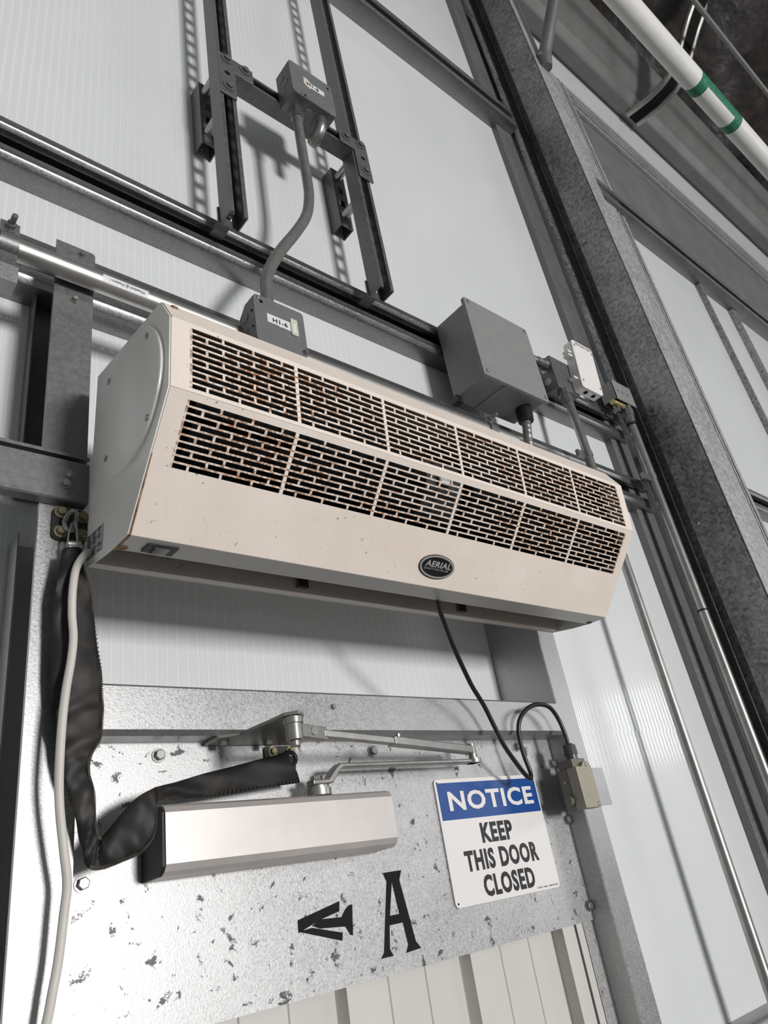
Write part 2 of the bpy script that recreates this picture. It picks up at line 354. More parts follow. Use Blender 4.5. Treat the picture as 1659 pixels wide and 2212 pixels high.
# door frame
fr = thing('trim_3', (.75, 0, 0), 'galvanised steel door frame around the ribbed door', 'door frame', kind='structure')
obj('jamb', MB().strip([(.2310, .046), (.2310, YW - .003), (.2890, YW - .003), (.2890, -.040), (.2310, -.040), (.2310, -.033)], -.002, 'z', 0, 2.348), 'galv_frame', fr)
obj('jamb', MB().strip([(1.1885, YW - .001), (1.1885, -.038), (1.1905, -.040), (1.2425, -.040), (1.2445, -.038), (1.2445, YW - .001)], .002, 'z', 0, 2.42), 'galv_frame', fr)
hd = obj('header', MB().strip([(.02, 2.0620), (-.034, 2.0620), (-.040, 2.067), (-.040, 2.1165), (-.038, 2.1185), (YW - .001, 2.1185)], .002, 'x', .304, 1.188), 'galv_frame', fr)
inst('bolt', B_SMALL, (.6495, -.0402, 2.0992), fr)
for hx in (.7024, .7767): obj('screw_hole', MB().cyl((hx, -.0404, 2.0995), (hx, -.0396, 2.0995), .0028, 10), 'dark', fr)
o = obj('frame_post', MB().strip([(.2297, .058), (.2297, YW - .003), (.2870, YW - .003), (.2870, -.042), (.2297, -.042), (.2297, -.036)], -.002, 'z', 2.42, 2.7885).prism([(.2283, 2.788), (.2877, 2.788), (.2877, 2.8120), (.2860, 2.8160), (.2820, 2.8180), (.2283, 2.8185)], 'y', -.0425, -.0405), 'post')
tag(o, 'flat dull steel post crossing behind the polished pipe', 'post')
for (x, z) in ((.2667, 2.8051), (.2594, 2.7362 - .03)): inst('screw', B_SMALL, (x, -.0424, z), o)

# ------------------------------------------------------------------ door
dr = thing('door_1', (.75, 0, 0), 'steel door with galvanised top sheet and cream ribbed lower panel', 'door', kind='structure')
obj('top_sheet', MB().box(.300, 1.2015, 0, .003, 1.7535, 2.061), 'galv_door', dr)
prof = []
def ribx(x):
    out = [(x, 0.0), (x + .0085, .0035), (x + .0095, .0), (x + .0125, -.018 + .0), (x + .046, -.018), (x + .050, .0)]
    for m_ in (.0955, .165): out += [(x + m_, 0.0), (x + m_ + .0015, .0028), (x + m_ + .003, 0.0)]
    return out
for x in (.4115, .6433, .8746): prof += ribx(x)
prof = [(.305, 0.0)] + [p for p in prof] + [(1.104, 0.0)]
prof = [(p[0], p[1] + .030) for p in prof]
obj('ribbed_panel', MB().strip(prof, .0012, 'z', .03, 1.762), 'rib', dr)
obj('edge_stile', MB().box(1.1045, 1.1365, .006, .03, .03, 1.7545), 'rib', dr)
obj('edge_stile', MB().box(1.1405, 1.157, .004, .03, .03, 1.7545), 'rib', dr)
obj('edge_stile', MB().box(1.159, 1.196, .004, .03, .03, 1.7545), 'galv_door', dr)
for (x, z) in ((.4012, 2.0444), (.3124, 1.9107), (.7458, 2.0445), (1.0917, 2.047), (1.1813, 2.0142), (1.1829, 1.9154), (1.1808, 1.7753), (.3124, 1.775)):
    inst('bolt', B_DOOR, (x, 0, z), dr)
yd0, yd1 = -.0009, 0.0002
lt = MB()
for pg in ([(.7325, 1.876), (.7674, 1.876), (.7610, 1.8635), (.7378, 1.8635)],
           [(.7372, 1.8636), (.7469, 1.8641), (.7344, 1.8219), (.7315, 1.8109), (.7262, 1.783), (.7309, 1.7743), (.7087, 1.7745), (.7154, 1.7799)],
           [(.7469, 1.8636), (.7612, 1.8636), (.7745, 1.785), (.7824, 1.7755), (.7545, 1.774), (.7600, 1.783), (.7562, 1.8106), (.7522, 1.8218)],
           [(.7340, 1.8219), (.7525, 1.8219), (.7565, 1.8106), (.7312, 1.8106)]): lt.prism(pg, 'y', yd0, yd1)
obj('letter_decal', lt, 'blackpaint', dr, label='black stencil letter A')
lt = MB()
for pg in ([(.5833, 1.8377), (.6513, 1.8508), (.6494, 1.839), (.6173, 1.8335), (.5828, 1.8235)],
           [(.583, 1.825), (.6487, 1.805), (.651, 1.8139), (.6037, 1.8264)],
           [(.604, 1.8287), (.6174, 1.8341), (.6517, 1.8318), (.6598, 1.8401), (.6673, 1.8442), (.6719, 1.8443), (.667, 1.8084), (.6631, 1.8096), (.6565, 1.8202), (.6159, 1.8237)]): lt.prism(pg, 'y', yd0, yd1)
obj('letter_decal', lt, 'blackpaint', dr, label='black decal of a letter lying on its side, like an arrow')

# ------------------------------------------------------------------ notice sign
sg = thing('notice_sign', (.9882, -.003, 1.8130), 'white and blue rectangular notice sign on the galvanised door sheet', 'sign')
obj('sign_plate', MB().prism(rrect(.8615, 1.1155, 1.8130, 1.9972, .007), 'y', -.0032, -.0006), 'sign_white', sg)
obj('header_band', MB().prism([(.8662, 1.9350), (1.1120, 1.9350), (1.1120, 1.9912), (.8662, 1.9912)], 'y', -.0037, -.0030), 'sign_blue', sg)
text('lettering', 'NOTICE', (.8858, 1.0975, 1.9478, 1.9778), yplane(-.0039), sg, 'sign_white', bold=.03)
text('lettering', 'KEEP', (.9470, 1.0245, 1.8962, 1.9264), yplane(-.0033), sg, 'sign_text', bold=.042)
text('lettering', 'THIS DOOR', (.8985, 1.0775, 1.8580, 1.8884), yplane(-.0033), sg, 'sign_text', bold=.042)
text('lettering', 'CLOSED', (.9295, 1.0535, 1.8200, 1.8510), yplane(-.0033), sg, 'sign_text', bold=.042)
text('lettering', 'S-19512  ULINE  1-800-295-5510', (1.0555, 1.1105, 1.8168, 1.8192), yplane(-.0033), sg, 'sign_text', bold=.01)
for (x, z) in ((.8675, 1.8185), (.8675, 1.9915)): obj('screw_hole', MB().cyl((x, -.0036, z), (x, -.003, z), .0016, 10), 'dark', sg)

# ------------------------------------------------------------------ air curtain
X0, X1 = .281, 1.1965
Tb, Tf, Tc, Mi, Bo, Sb, Bb = (-.0905, 2.5320), (-.2894, 2.5009), (-.3115, 2.4612), (-.3042, 2.3663), (-.1956, 2.2375), (-.155, 2.2395), (-.070, 2.2525)
ac = thing('air_curtain', (.739, -.19, 2.2375), 'long beige air curtain unit with rusting slotted grille above the door', 'air curtain')
def lerp(a, b, t): return (a[0] + (b[0] - a[0]) * t, a[1] + (b[1] - a[1]) * t)
MARG = []
def facet(mb, p, q, x0, x1, t0, t1):
    a, b = lerp(p, q, t0), lerp(p, q, t1)
    mb.add([(x0, *a), (x1, *a), (x1, *b), (x0, *b)], [(0, 1, 2, 3)])
    MARG.append(x1 - x0 > .8 and (t1 - t0) > .03 or x1 < .3065 or .0046 < x1 - x0 < .0056 or x1 > 1.19 and x1 - x0 < .1)
def solid(o, t):
    s = o.modifiers.new('thickness', 'SOLIDIFY'); s.thickness = t; s.offset = 0
def grille(p, q, tlo, thi, rows, gx0, pitch, slot_frac, name):
    mb = MB(); xa, xb = X0 + .0015, X1 - .0015; MARG.clear()
    Lf = math.hypot(q[0] - p[0], q[1] - p[1]); dt = (thi - tlo); ph = (dt - 0) / (rows - 1 + slot_frac)
    sh = ph * slot_frac; t = 0.0
    facet(mb, p, q, xa, xb, 0, tlo)
    for r in range(rows):
        a = tlo + r * ph; b = a + sh
        slots = []
        for s in range(6):
            x = gx0 + s * pitch
            wid = .1398; bl = .0378; bp = .0410
            if r % 2 == 0: spans = [(k * bp, k * bp + bl) for k in range(3)] + [(3 * bp, wid)]
            else: spans = [(0, wid - 3 * bp)] + [(wid - 3 * bp + .0032 + k * bp, wid - 3 * bp + .0032 + k * bp + bl) for k in range(3)]
            slots += [(x + u, x + v) for u, v in spans]
        cur = xa
        for u, v in slots:
            if cur == xa: facet(mb, p, q, xa, gx0 - .003, a, b); cur = gx0 - .003
            facet(mb, p, q, cur, u, a, b); cur = v
        facet(mb, p, q, cur, cur + .003, a, b); facet(mb, p, q, cur + .003, xb, a, b)
        nxt = tlo + (r + 1) * ph if r < rows - 1 else None
        if nxt:
            for u, v in ((xa, gx0 - .003), (gx0 - .003, gx0 + 5 * pitch + .143), (gx0 + 5 * pitch + .143, xb)): facet(mb, p, q, u, v, b, nxt)
        else: facet(mb, p, q, xa, xb, b, thi if b < thi - 1e-6 else b)
    o = obj(name, mb, 'unit_rust', ac); o.data.materials.append(M['unit'])
    for pf, mg in zip(o.data.polygons, MARG): pf.material_index = 1 if mg and pf.area > 0 else 0
    solid(o, .0016); return o
grille(Tc, Mi, .077, .945, 10, .308, .1448, .70, 'upper_grille')
grille(Mi, Bo, .050, .510, 10, .308, .1448, .70, 'lower_grille')
mb = MB(); facet(mb, Tc, Mi, X0 + .0015, X1 - .0015, .945, 1.0); solid(obj('crease_strip', mb, 'unit', ac), .0016)
mb = MB(); facet(mb, Mi, Bo, X0 + .0015, X1 - .0015, .510, 1.0); solid(obj('front_panel', mb, 'unit', ac), .0016)
mb = MB(); facet(mb, Tf, Tc, X0 + .0015, X1 - .0015, 0, 1); facet(mb, Tb, Tf, X0 + .0015, X1 - .0015, 0, 1); solid(obj('top_panel', mb, 'unit', ac), .0016)
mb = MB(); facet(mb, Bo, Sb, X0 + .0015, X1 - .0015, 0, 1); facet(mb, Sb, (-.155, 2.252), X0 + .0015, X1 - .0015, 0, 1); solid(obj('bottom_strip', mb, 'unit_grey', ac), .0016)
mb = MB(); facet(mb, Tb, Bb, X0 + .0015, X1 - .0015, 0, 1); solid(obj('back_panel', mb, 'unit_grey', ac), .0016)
mb = MB(); facet(mb, (-.073, 2.2525), (-.086, 2.2525), X0 + .0015, X1 - .0015, 0, 1); facet(mb, (-.086, 2.2525), (-.086, 2.262), X0 + .0015, X1 - .0015, 0, 1); facet(mb, (-.086, 2.262), (-.095, 2.33), X0 + .0015, X1 - .0015, 0, 1); solid(obj('nozzle_back', mb, 'unit', ac), .0014)
for xx in (.575, .91): obj('nozzle_clip', MB().box(xx, xx + .018, -.094, -.086, 2.258, 2.272), 'bolt', ac)
end = [Tb, Tf, Tc, Mi, Bo, (-.157, 2.2385), (-.120, 2.2430), (-.069, 2.2520)]
obj('end_plate', MB().prism(end, 'x', X0 - .0006, X0 + .0014), 'unit_end_bright', ac, bevel=.0008)
obj('end_plate', MB().prism(end, 'x', X1 - .0014, X1 + .0006), 'unit_end_bright', ac, bevel=.0008)
sm = MB(); a, b = Tf, Tc
obj('rusted_seam', MB().prism([a, b, (b[0] - .0012, b[1] - .0012), (a[0] - .0012, a[1] - .0012)], 'x', X0 + .0012, X0 + .0030), 'rust', ac)
for a, b in ((Bo, (-.150, 2.2390)),): sm.prism([(a[0], a[1]), (b[0], b[1]), (b[0] - .0012, b[1] - .0012), (a[0] - .0012, a[1] - .0012)], 'x', X0 + .0012, X0 + .0034)
for i in range(8):
    a, b = lerp(Mi, Bo, .45 + .55 * i / 8), lerp(Mi, Bo, .45 + .55 * (i + 1) / 8)
    sm.prism([a, b, (b[0] - .0012, b[1] - .0005), (a[0] - .0012, a[1] - .0005)], 'x', X0 + .0012, X0 + .0022 + .0012 * (i / 8))
obj('rusted_seam', sm, 'rust', ac, label='rust along the left seam')
cp = MB(); cy, cz, R = -.2045, 2.4130, .0915
cp.tube([(X0 - .0004, cy, cz), (X0 - .0045, cy, cz), (X0 - .0055, cy, cz), (X0 - .0050, cy, cz), (X0 - .0038, cy, cz)], [R, R - .0005, R - .0025, R - .0045, R - .0075], 64)
dc = obj('round_cover', cp, 'unit_end_bright', ac)
for (yy, zz) in ((-.2615, 2.4674), (-.1456, 2.4821), (-.2603, 2.3499), (-.1409, 2.3665)): inst('screw', B_TINY, (X0 - .0045, yy, zz), dc, (0, 0, -math.pi / 2)).scale = (1.5, 1.5, 1.5)
obj('corner_screw', MB().cyl((.2955, -.2935, 2.4945), (.2955, -.2955, 2.4958), .0045, 12), 'rust', ac)
# rating label with rows of print on the end plate
lb = obj('rating_label', MB().prism([(-.0735, 2.2915), (-.1265, 2.2865), (-.1232, 2.2530), (-.0700, 2.2600)], 'x', X0 - .0012, X0 - .0004), 'logo_silver', ac)
pr = MB()
for i in range(11):
    z0 = 2.2885 - i * .0029
    for k in range(3):
        if random.random() < .8:
            a = -.0750 - k * .0165 - random.uniform(0, .003); b = a - random.uniform(.006, .0125)
            f = lambda yy: z0 - (-.075 - yy) * -.10 * -1 - .0
            pr.prism([(a, f(a)), (b, f(b)), (b, f(b) + .0013), (a, f(a) + .0013)], 'x', X0 - .0016, X0 - .0011)
obj('print', pr, 'sign_text', lb)
# switch and screw hole under the front edge
sw = obj('rocker_switch', MB().box(.309, .3465, -.1845, -.1635, 2.2355, 2.2395), 'black', ac, bevel=.0008)
obj('rocker', MB().prism([(.3145, 2.2372), (.341, 2.2372), (.336, 2.2345), (.3195, 2.2335)], 'y', -.1815, -.1665), 'clear_grey', sw)
obj('screw_hole', MB().cyl((.2888, -.163, 2.2388), (.2888, -.163, 2.2375), .0055, 14), 'rust', ac)
obj('screw_hole', MB().cyl((1.187, -.163, 2.2390), (1.187, -.163, 2.2365), .005, 14), 'black', ac)
# badge
dv = Vector((0, Bo[0] - Mi[0], Bo[1] - Mi[1])).normalized(); nv = Vector((1, 0, 0)).cross(dv); nv = nv if nv.y < 0 else -nv
ctr = Vector((.7385, *lerp(Mi, Bo, .813)))
def disc(mb, a, b, h0, h1, n=48):
    r = [[ctr + Vector((1, 0, 0)) * a * s * math.cos(2 * math.pi * k / n) + dv * -1 * b * s * math.sin(2 * math.pi * k / n) + nv * h for k in range(n)] for s, h in ((1, h0), (1, h1))]
    mb.add(r[0] + r[1], [tuple(range(n))[::-1], tuple(range(n, 2 * n))] + [(k, (k + 1) % n, n + (k + 1) % n, n + k) for k in range(n)]); return mb
bd = obj('badge', disc(MB(), .0355, .0182, .0008, .0026), 'black', ac, label='oval black and silver badge')
obj('rim', disc(MB(), .0345, .0172, .0024, .0030), 'logo_silver', bd)
obj('field', disc(MB(), .0312, .0145, .0028, .0033), 'blackpaint', bd)
bp_ = (ctr + nv * .0034, Vector((1, 0, 0)), -dv, nv)
text('lettering', 'AERIAL', (-.0255, .0268, -.0010, .0083), bp_, bd, 'logo_silver', depth=.0003, bold=.035, shear=.15)
text('lettering', 'QUALITY YOU CAN SEE', (-.0265, .0235, -.0058, -.0026), bp_, bd, 'logo_silver', depth=.0003, bold=.01, shear=.2)
# inside: near-black sheets that paint in the interior shade, blower drums, motor with a paper label
lin = [(-.094, 2.522), (-.276, 2.494), (-.292, 2.455), (-.286, 2.372), (-.196, 2.262), (-.10, 2.262)]
cen = (-.19, 2.40)
mb = MB(); n = len(lin)
vs = [(X0 + .004, *p) for p in lin] + [(X1 - .004, *p) for p in lin]
lin2 = [(-.094, 2.522), (-.094, 2.262)]
mb.box(X0 + .006, X1 - .006, -.106, -.102, 2.335, 2.515)
mb.box(X0 + .004, X0 + .006, -.27, -.1, 2.33, 2.49); mb.box(X1 - .006, X1 - .004, -.27, -.1, 2.33, 2.49)
mb.prism([(-.10, 2.335), (-.155, 2.30), (-.155, 2.303), (-.10, 2.338)], 'x', X0 + .006, X1 - .006); mb.prism([(-.155, 2.256), (-.155, 2.30), (-.157, 2.30), (-.157, 2.256)], 'x', X0 + .006, X1 - .006)
obj('inner_shade_liner', mb, 'dark', ac)
for x0, x1 in ((.33, .70), (.80, 1.16)): obj('blower_drum', MB().cyl((x0, -.205, 2.40), (x1, -.205, 2.40), .068, 28), 'dark', ac)
mo = obj('motor', MB().cyl((.71, -.205, 2.40), (.79, -.205, 2.40), .055, 28), 'clear_grey', ac)
obj('motor_label', MB().box(.735, .763, -.2635, -.2610, 2.379, 2.393), 'label_w', mo)

# ------------------------------------------------------------------ strut frame
def chan_x(mb, x0, x1, ztop, w=.0413):   # opening faces the room, y 0 .. -.0413
    return mb
def strut_prof(c0, c1, yb=0.0, d=.042, lip=.0095, ret=.007, flip=1):
    yf = yb - d
    return [(c0 + lip, yf + ret), (c0 + lip, yf), (c0, yf), (c0, yb), (c1, yb), (c1, yf), (c1 - lip, yf), (c1 - lip, yf + ret)]
sf = thing('strut_frame', (.767, -.02, 3.097), 'hanging frame of steel strut channels bolted with corner plates', 'strut frame')
for a in (.549, .9440):
    mb = MB(); sp_f = strut_prof(a, a + .0413)
    mb.strip(sp_f[:4] + [(a + .0125, 0.0)], -.0026, 'z', 3.097, 6.4); mb.strip([(a + .0288, 0.0)] + sp_f[4:], -.0026, 'z', 3.097, 6.4)
    zc = 3.097
    while zc < 6.4: mb.box(a + .0125, a + .0288, -.0026, 0, zc, zc + .0222); zc += .0508
    s_ = obj('vertical_strut', mb, 'strut', sf)
    inst('bolt', B_SMALL, (a + .022, -.003, 3.135), s_).scale = (1.8, 1.8, 1.8)
    obj('clip_angle', MB().box(a - .003, a + .026, .0005, .005, 3.105, 3.150).box(a - .003, a + .026, .005, .0405, 3.105, 3.110), 'strut', sf)
    # short wall strut with slots, web facing the room
    mb = MB(); zb, zt = 3.425 if a < .7 else 3.398, 3.652 if a < .7 else 3.625
    mb.box(a, a + .0026, .049, .089, zb, zt); mb.box(a + .0387, a + .0413, .049, .089, zb, zt)
    slots = [zb + .028 + .0508 * k for k in range(4)]
    cur = zb
    for sz in slots:
        mb.box(a + .0026, a + .0387, .049, .0516, cur, sz); mb.box(a + .0026, a + .0136, .049, .0516, sz, sz + .026); mb.box(a + .0277, a + .0387, .049, .0516, sz, sz + .026); cur = sz + .026
    mb.box(a + .0026, a + .0387, .049, .0516, cur, zt)
    obj('wall_standoff', mb, 'strut', sf)
    for zr in (zb + .038, zb + .19): obj('spacer_tube', MB().cyl((a + .0165, .0495, zr), (a + .0165, -.0005, zr), .0115, 16), 'conduit', sf)
cs = [(p[1], p[0]) for p in strut_prof(3.5945, 3.6358)]
obj('cross_strut', MB().strip(cs, .0026, 'x', .5905, .9438), 'strut', sf)
def ell(pts, bolts, hole):
    o = obj('corner_plate', MB().prism(pts, 'y', -.0475, -.0428), 'plate', sf, bevel=.0012)
    for b in bolts: inst('bolt', B_WASH, (b[0], -.0475, b[1]), o)
    obj('plate_hole', MB().cyl((hole[0], -.0480, hole[1]), (hole[0], -.0470, hole[1]), .0070, 16), 'dark', o)
ell([(.5470, 3.4870), (.5905, 3.4870), (.5925, 3.5925), (.6425, 3.5925), (.6425, 3.6440), (.5470, 3.6440)], ((.5715, 3.6270), (.6205, 3.6270), (.5705, 3.5200)), (.5700, 3.5715))
ell([(.9485, 3.4880), (.9955, 3.4880), (.9955, 3.6430), (.9020, 3.6430), (.9020, 3.5935), (.9485, 3.5935)], ((.9256, 3.6250), (.9750, 3.6270), (.9740, 3.5210)), (.9740, 3.5725))

# ------------------------------------------------------------------ junction boxes and conduit
def knock(mb, x, y, z, r): mb.cyl((x, y, z), (x - .0008, y, z), r, 18)
jb = thing('junction_box', (.78, -.07, 3.567), 'grey junction box with a peeling yellowed tag on the strut frame crossbar', 'junction box', 'grey junction boxes')
bx = obj('box', MB().box(.7165, .844, -.0995, -.0425, 3.5675, 3.6915), 'box_grey', jb, bevel=.0015)
for (yy, zz) in ((-.062, 3.66), (-.076, 3.632), (-.060, 3.604)):
    k = MB(); knock(k, .7165, yy, zz, .012); obj('knockout', k, 'plate', bx, bevel=.0004)
cv = obj('cover', MB().prism(rrect(.7150, .8455, 3.5655, 3.6930, .010), 'y', -.1030, -.0998), 'box_grey', jb)
obj('tag', MB().prism([(.7535, 3.6290), (.7600, 3.6210), (.7720, 3.6165), (.7745, 3.6240), (.8155, 3.6262), (.8168, 3.6450), (.7760, 3.6445), (.7680, 3.6535), (.7550, 3.6550)], 'y', -.1034, -.1029), 'label_w', cv)
obj('tape', MB().prism([(.7535, 3.6290), (.7600, 3.6210), (.7720, 3.6165), (.7760, 3.6440), (.7680, 3.6535), (.7550, 3.6550)], 'y', -.1036, -.1033), 'label_y', cv)
text('lettering', 'H1-6', (.7630, .7990, 3.6285, 3.6410), yplane(-.1037), cv, 'sign_text', bold=.02)
for (x, z) in ((.8250, 3.6800), (.7430, 3.5790)):
    inst('screw', B_TINY, (x, -.1030, z), cv); obj('screw_slot', MB().cyl((x + .008, -.1034, z - .005), (x + .008, -.1026, z - .005), .004, 10), 'dark', cv)
obj('knockout_plug', MB().cyl((.7790, -.071, 3.5680), (.7790, -.071, 3.5640), .0125, 20), 'box_grey', jb)
obj('connector', MB().tube([(.7505, -.062, 3.5680), (.7505, -.062, 3.5560), (.7505, -.062, 3.5558), (.7505, -.062, 3.546), (.7505, -.062, 3.5458), (.7505, -.062, 3.535)], [.0175, .0175, .0150, .0150, .0165, .0165], 8), 'bolt', jb)
eb = [(.8140, -.074, 3.566), (.8140, -.074, 3.553), (.8140, -.071, 3.538), (.8125, -.060, 3.5255), (.811, -.045, 3.520), (.811, -.034, 3.5195)]
ebo = obj('elbow', MB().tube(smooth_path(eb, 5), .0145, 18), 'conduit', jb)
obj('elbow_ring', MB().tube([(.811, -.046, 3.5203), (.811, -.0435, 3.5200)], .0162, 18), 'conduit', ebo)
obj('elbow_ring', MB().tube([(.8140, -.074, 3.5655), (.8140, -.074, 3.5600)], .0165, 18), 'conduit', ebo)
c1 = [(.7500, -.062, 3.5345), (.7498, -.062, 3.52), (.7492, -.062, 3.475), (.7489, -.062, 3.3715), (.7475, -.064, 3.3000), (.7400, -.069, 3.235), (.7170, -.077, 3.153), (.6757, -.083, 3.069), (.6293, -.089, 2.987), (.5950, -.094, 2.918), (.5760, -.099, 2.867), (.5720, -.100, 2.828), (.5718, -.100, 2.7835)]
o = obj('bent_conduit', MB().tube(smooth_path(c1, 6), .0117, 18), 'conduit_dull'); tag(o, 'grey steel conduit with an offset bend joining the two grey junction boxes', 'conduit')
jb = thing('junction_box', (.575, -.10, 2.681), 'grey junction box with a white H1-6 tag above the beige unit', 'junction box', 'grey junction boxes')
bx = obj('box', MB().prism([(-.0755, 2.6815), (-.0755, 2.7615), (-.0960, 2.7815), (-.1240, 2.7815), (-.1240, 2.6815)], 'x', .5255, .6245), 'plate', jb, bevel=.001)
for (yy, zz) in ((-.094, 2.752), (-.090, 2.722)):
    k = MB(); knock(k, .5255, yy, zz, .0105); obj('knockout', k, 'plate', bx, bevel=.0004)
for zz in (2.752, 2.717): obj('screw_hole', MB().cyl((.5248, -.116, zz), (.5258, -.116, zz), .0022, 10), 'dark', bx)
cv = obj('cover', MB().prism(rrect(.5240, .6262, 2.6805, 2.7830, .007), 'y', -.1270, -.1243), 'box_grey', jb)
obj('tag', MB().prism([(.5482, 2.7288), (.5705, 2.7286), (.5725, 2.7262), (.5755, 2.7280), (.5965, 2.7272), (.5965, 2.7476), (.5482, 2.7478)], 'y', -.1275, -.1269), 'label_w', cv)
text('lettering', 'H1-6', (.5588, .5888, 2.7322, 2.7418), yplane(-.1276), cv, 'sign_text', bold=.02)
sp_ = obj('level_vial', MB().prism(rrect(.5950, .6095, 2.7195, 2.7570, .003), 'y', -.1300, -.1270), 'label_y', cv, bevel=.0006)
obj('vial_window', MB().box(.5985, .6045, -.1305, -.1299, 2.724, 2.745), 'label_w', sp_)
inst('screw', B_TINY, (.5340, -.1270, 2.7770), cv); obj('screw_slot', MB().cyl((.5390, -.1274, 2.7700), (.5390, -.1266, 2.7700), .0036, 12), 'dark', cv)
inst('screw', B_SMALL, (.6200, -.1275, 2.6900), cv)

# polished pipe with straps
o = obj('rail_pipe', MB().tube([(-1.6, -.062, 2.741), (1.27, -.062, 2.741)], .0170, 28), 'pipe'); tag(o, 'polished steel pipe running level behind the beige unit', 'pipe')
st_ = obj('pipe_sticker', MB().add([(x, -.062 - .0173 * math.cos(t), 2.741 + .0173 * math.sin(t)) for x in (.2880, .3600) for t in [math.radians(a) for a in (-38, -24, -9, 5)]], [(0, 1, 5, 4), (1, 2, 6, 5), (2, 3, 7, 6)]), 'label_w', o)
t_ = math.radians(-16); text('print', 'Wheatland @ Western 1', (0, .055, -.003, .003), ((.3540, -.062 - .0173 * math.cos(t_), 2.741 + .0173 * math.sin(t_)), (-1, 0, 0), (0, -math.sin(t_), -math.cos(t_)), (0, -math.cos(t_), math.sin(t_))), st_, 'sign_text', depth=.0006)
def strap(x, zc, yc, r, lab, w=.026):
    t = thing('pipe_strap', (x, yc, zc), lab, 'pipe strap', 'straps on the polished pipe')
    arc = [(yc - (r + .001) * math.cos(a), zc + (r + .001) * math.sin(a)) for a in [math.radians(q) for q in range(-75, 76, 15)]]
    arc = [(yc - .006, zc - r - .028), (yc - .006, zc - r - .004)] + arc + [(yc - .006, zc + r + .005), (yc - .006, zc + r + .024)]
    obj('band', MB().strip(arc, .0025, 'x', x - w / 2, x + w / 2), 'plate', t)
    inst('nut', B_SMALL, (x, yc - .008, zc + r + .013), t).scale = (1.7, 1.7, 1.7)
    obj('stud', MB().cyl((x, yc - .008, zc + r + .013), (x, yc - .034, zc + r + .012), .0042, 12), 'bolt', t)
    obj('foot', MB().box(x - .016, x + .016, yc - .012, yc + .016, zc - r - .058, zc - r - .028), 'galv_frame', t)
strap(.157, 2.741, -.062, .017, 'steel pipe strap with a protruding bolt beside the flat post')
strap(1.181, 2.741, -.062, .017, 'steel pipe strap below the grey plastic enclosure')

# mounting channel on the left
o = thing('mounting_channel', (.05, -.05, 2.347), 'dull steel channel running level under the flat post, screwed to the frame', 'channel')
obj('channel', MB().strip([(-.0415, 2.4180), (-.0600, 2.4180), (-.0600, 2.4130)], .002, 'x', -1.6, .2845).strip([(-.050, 2.4040), (-.0600, 2.4065), (-.0600, 2.3495), (-.0580, 2.3475), (-.0415, 2.3475)], .002, 'x', -1.6, .2845).box(-1.6, .2845, -.0420, -.0405, 2.349, 2.417), 'post', o)
inst('screw', B_PAN, (.2590, -.0602, 2.3860), o); inst('screw', B_DOOR, (.2547, -.0602, 2.3700), o).scale = (.8, .8, .8)

# ------------------------------------------------------------------ grey enclosure
en = thing('control_enclosure', (1.34, -.02, 2.92), 'dark grey plastic enclosure with overhanging lid on the girts', 'enclosure')
obj('body', MB().box(1.217, 1.452, -.070, .041, 2.914, 3.158), 'encl', en, bevel=.004, seg=3)
ld_ = obj('lid', MB().prism(rrect(1.2020, 1.4555, 2.9080, 3.1620, .007), 'y', -.0800, -.0690), 'encl', en, bevel=.0015)
for (x, z) in ((1.2165, 3.1500), (1.4430, 3.1500), (1.2170, 2.9220), (1.4440, 2.9220)): inst('screw', B_TINY, (x, -.0802, z), ld_).scale = (1.5, 1.5, 1.5)
obj('base_rib', MB().box(1.29, 1.30, -.066, .038, 2.9105, 2.9145), 'encl', en)
obj('gland', MB().tube([(1.416, -.022, 2.9145), (1.416, -.022, 2.906), (1.416, -.022, 2.905), (1.412, -.022, 2.872), (1.412, -.022, 2.868)], [.0205, .0205, .0225, .0205, .0165], 24), 'black', en)
obj('mounting_foot', MB().box(1.205, 1.225, .020, .041, 2.895, 2.915), 'black', en)
pth = [(1.412, -.022, 2.8675), (1.404, -.022, 2.84), (1.394, -.022, 2.80), (1.385, -.024, 2.75), (1.37, -.03, 2.69), (1.33, -.04, 2.62), (1.20, -.05, 2.56), (1.10, -.055, 2.545)]
sp = smooth_path(pth, 22); rr = [.0112 + .0010 * math.sin(i * 1.9) for i in range(len(sp))]
o = obj('flexible_conduit', MB().tube(sp, rr, 14), 'conduit_dull'); tag(o, 'ribbed flexible conduit dropping from the grey enclosure behind the unit', 'conduit')

# ------------------------------------------------------------------ white sensor box, device box, grey box
db = thing('device_box', (1.70, .012, 3.06), 'small galvanised device box behind the white sensor', 'junction box')
obj('box', MB().box(1.655, 1.765, -.016, .041, 3.085, 3.205), 'plate', db, bevel=.004)
for (yy, zz) in ((.012, 3.165), (.014, 3.12)):
    k = MB(); knock(k, 1.655, yy, zz, .012); obj('knockout', k, 'galv_frame', db)
obj('side_connector', MB().tube([(1.655, .005, 3.178), (1.636, .005, 3.178), (1.635, .005, 3.178), (1.61, .005, 3.178)], [.017, .017, .0145, .0145], 10), 'bolt', db)
obj('bottom_connector', MB().tube([(1.690, -.006, 3.086), (1.689, -.007, 3.066), (1.689, -.007, 3.065), (1.686, -.01, 3.030)], [.019, .019, .0165, .0165], 10), 'bolt', db)
o = obj('conduit_stub', MB().tube([(1.63, .005, 3.178), (1.45, .005, 3.178)], .0120, 14), 'conduit'); tag(o, 'short level conduit between the grey enclosure and the device box', 'conduit')
ss = thing('sensor_box', (1.80, -.035, 3.088), 'white plastic sensor box with clipped sides above the unit', 'sensor')
shear = lambda x, z: (x + (z - 3.19) * .16, z)
pts = [shear(*p) for p in rrect(1.7460, 1.8560, 3.088, 3.289, .012)]
obj('body', MB().prism(pts, 'y', -.0440, -.0170), 'white_plastic', ss, bevel=.0015)
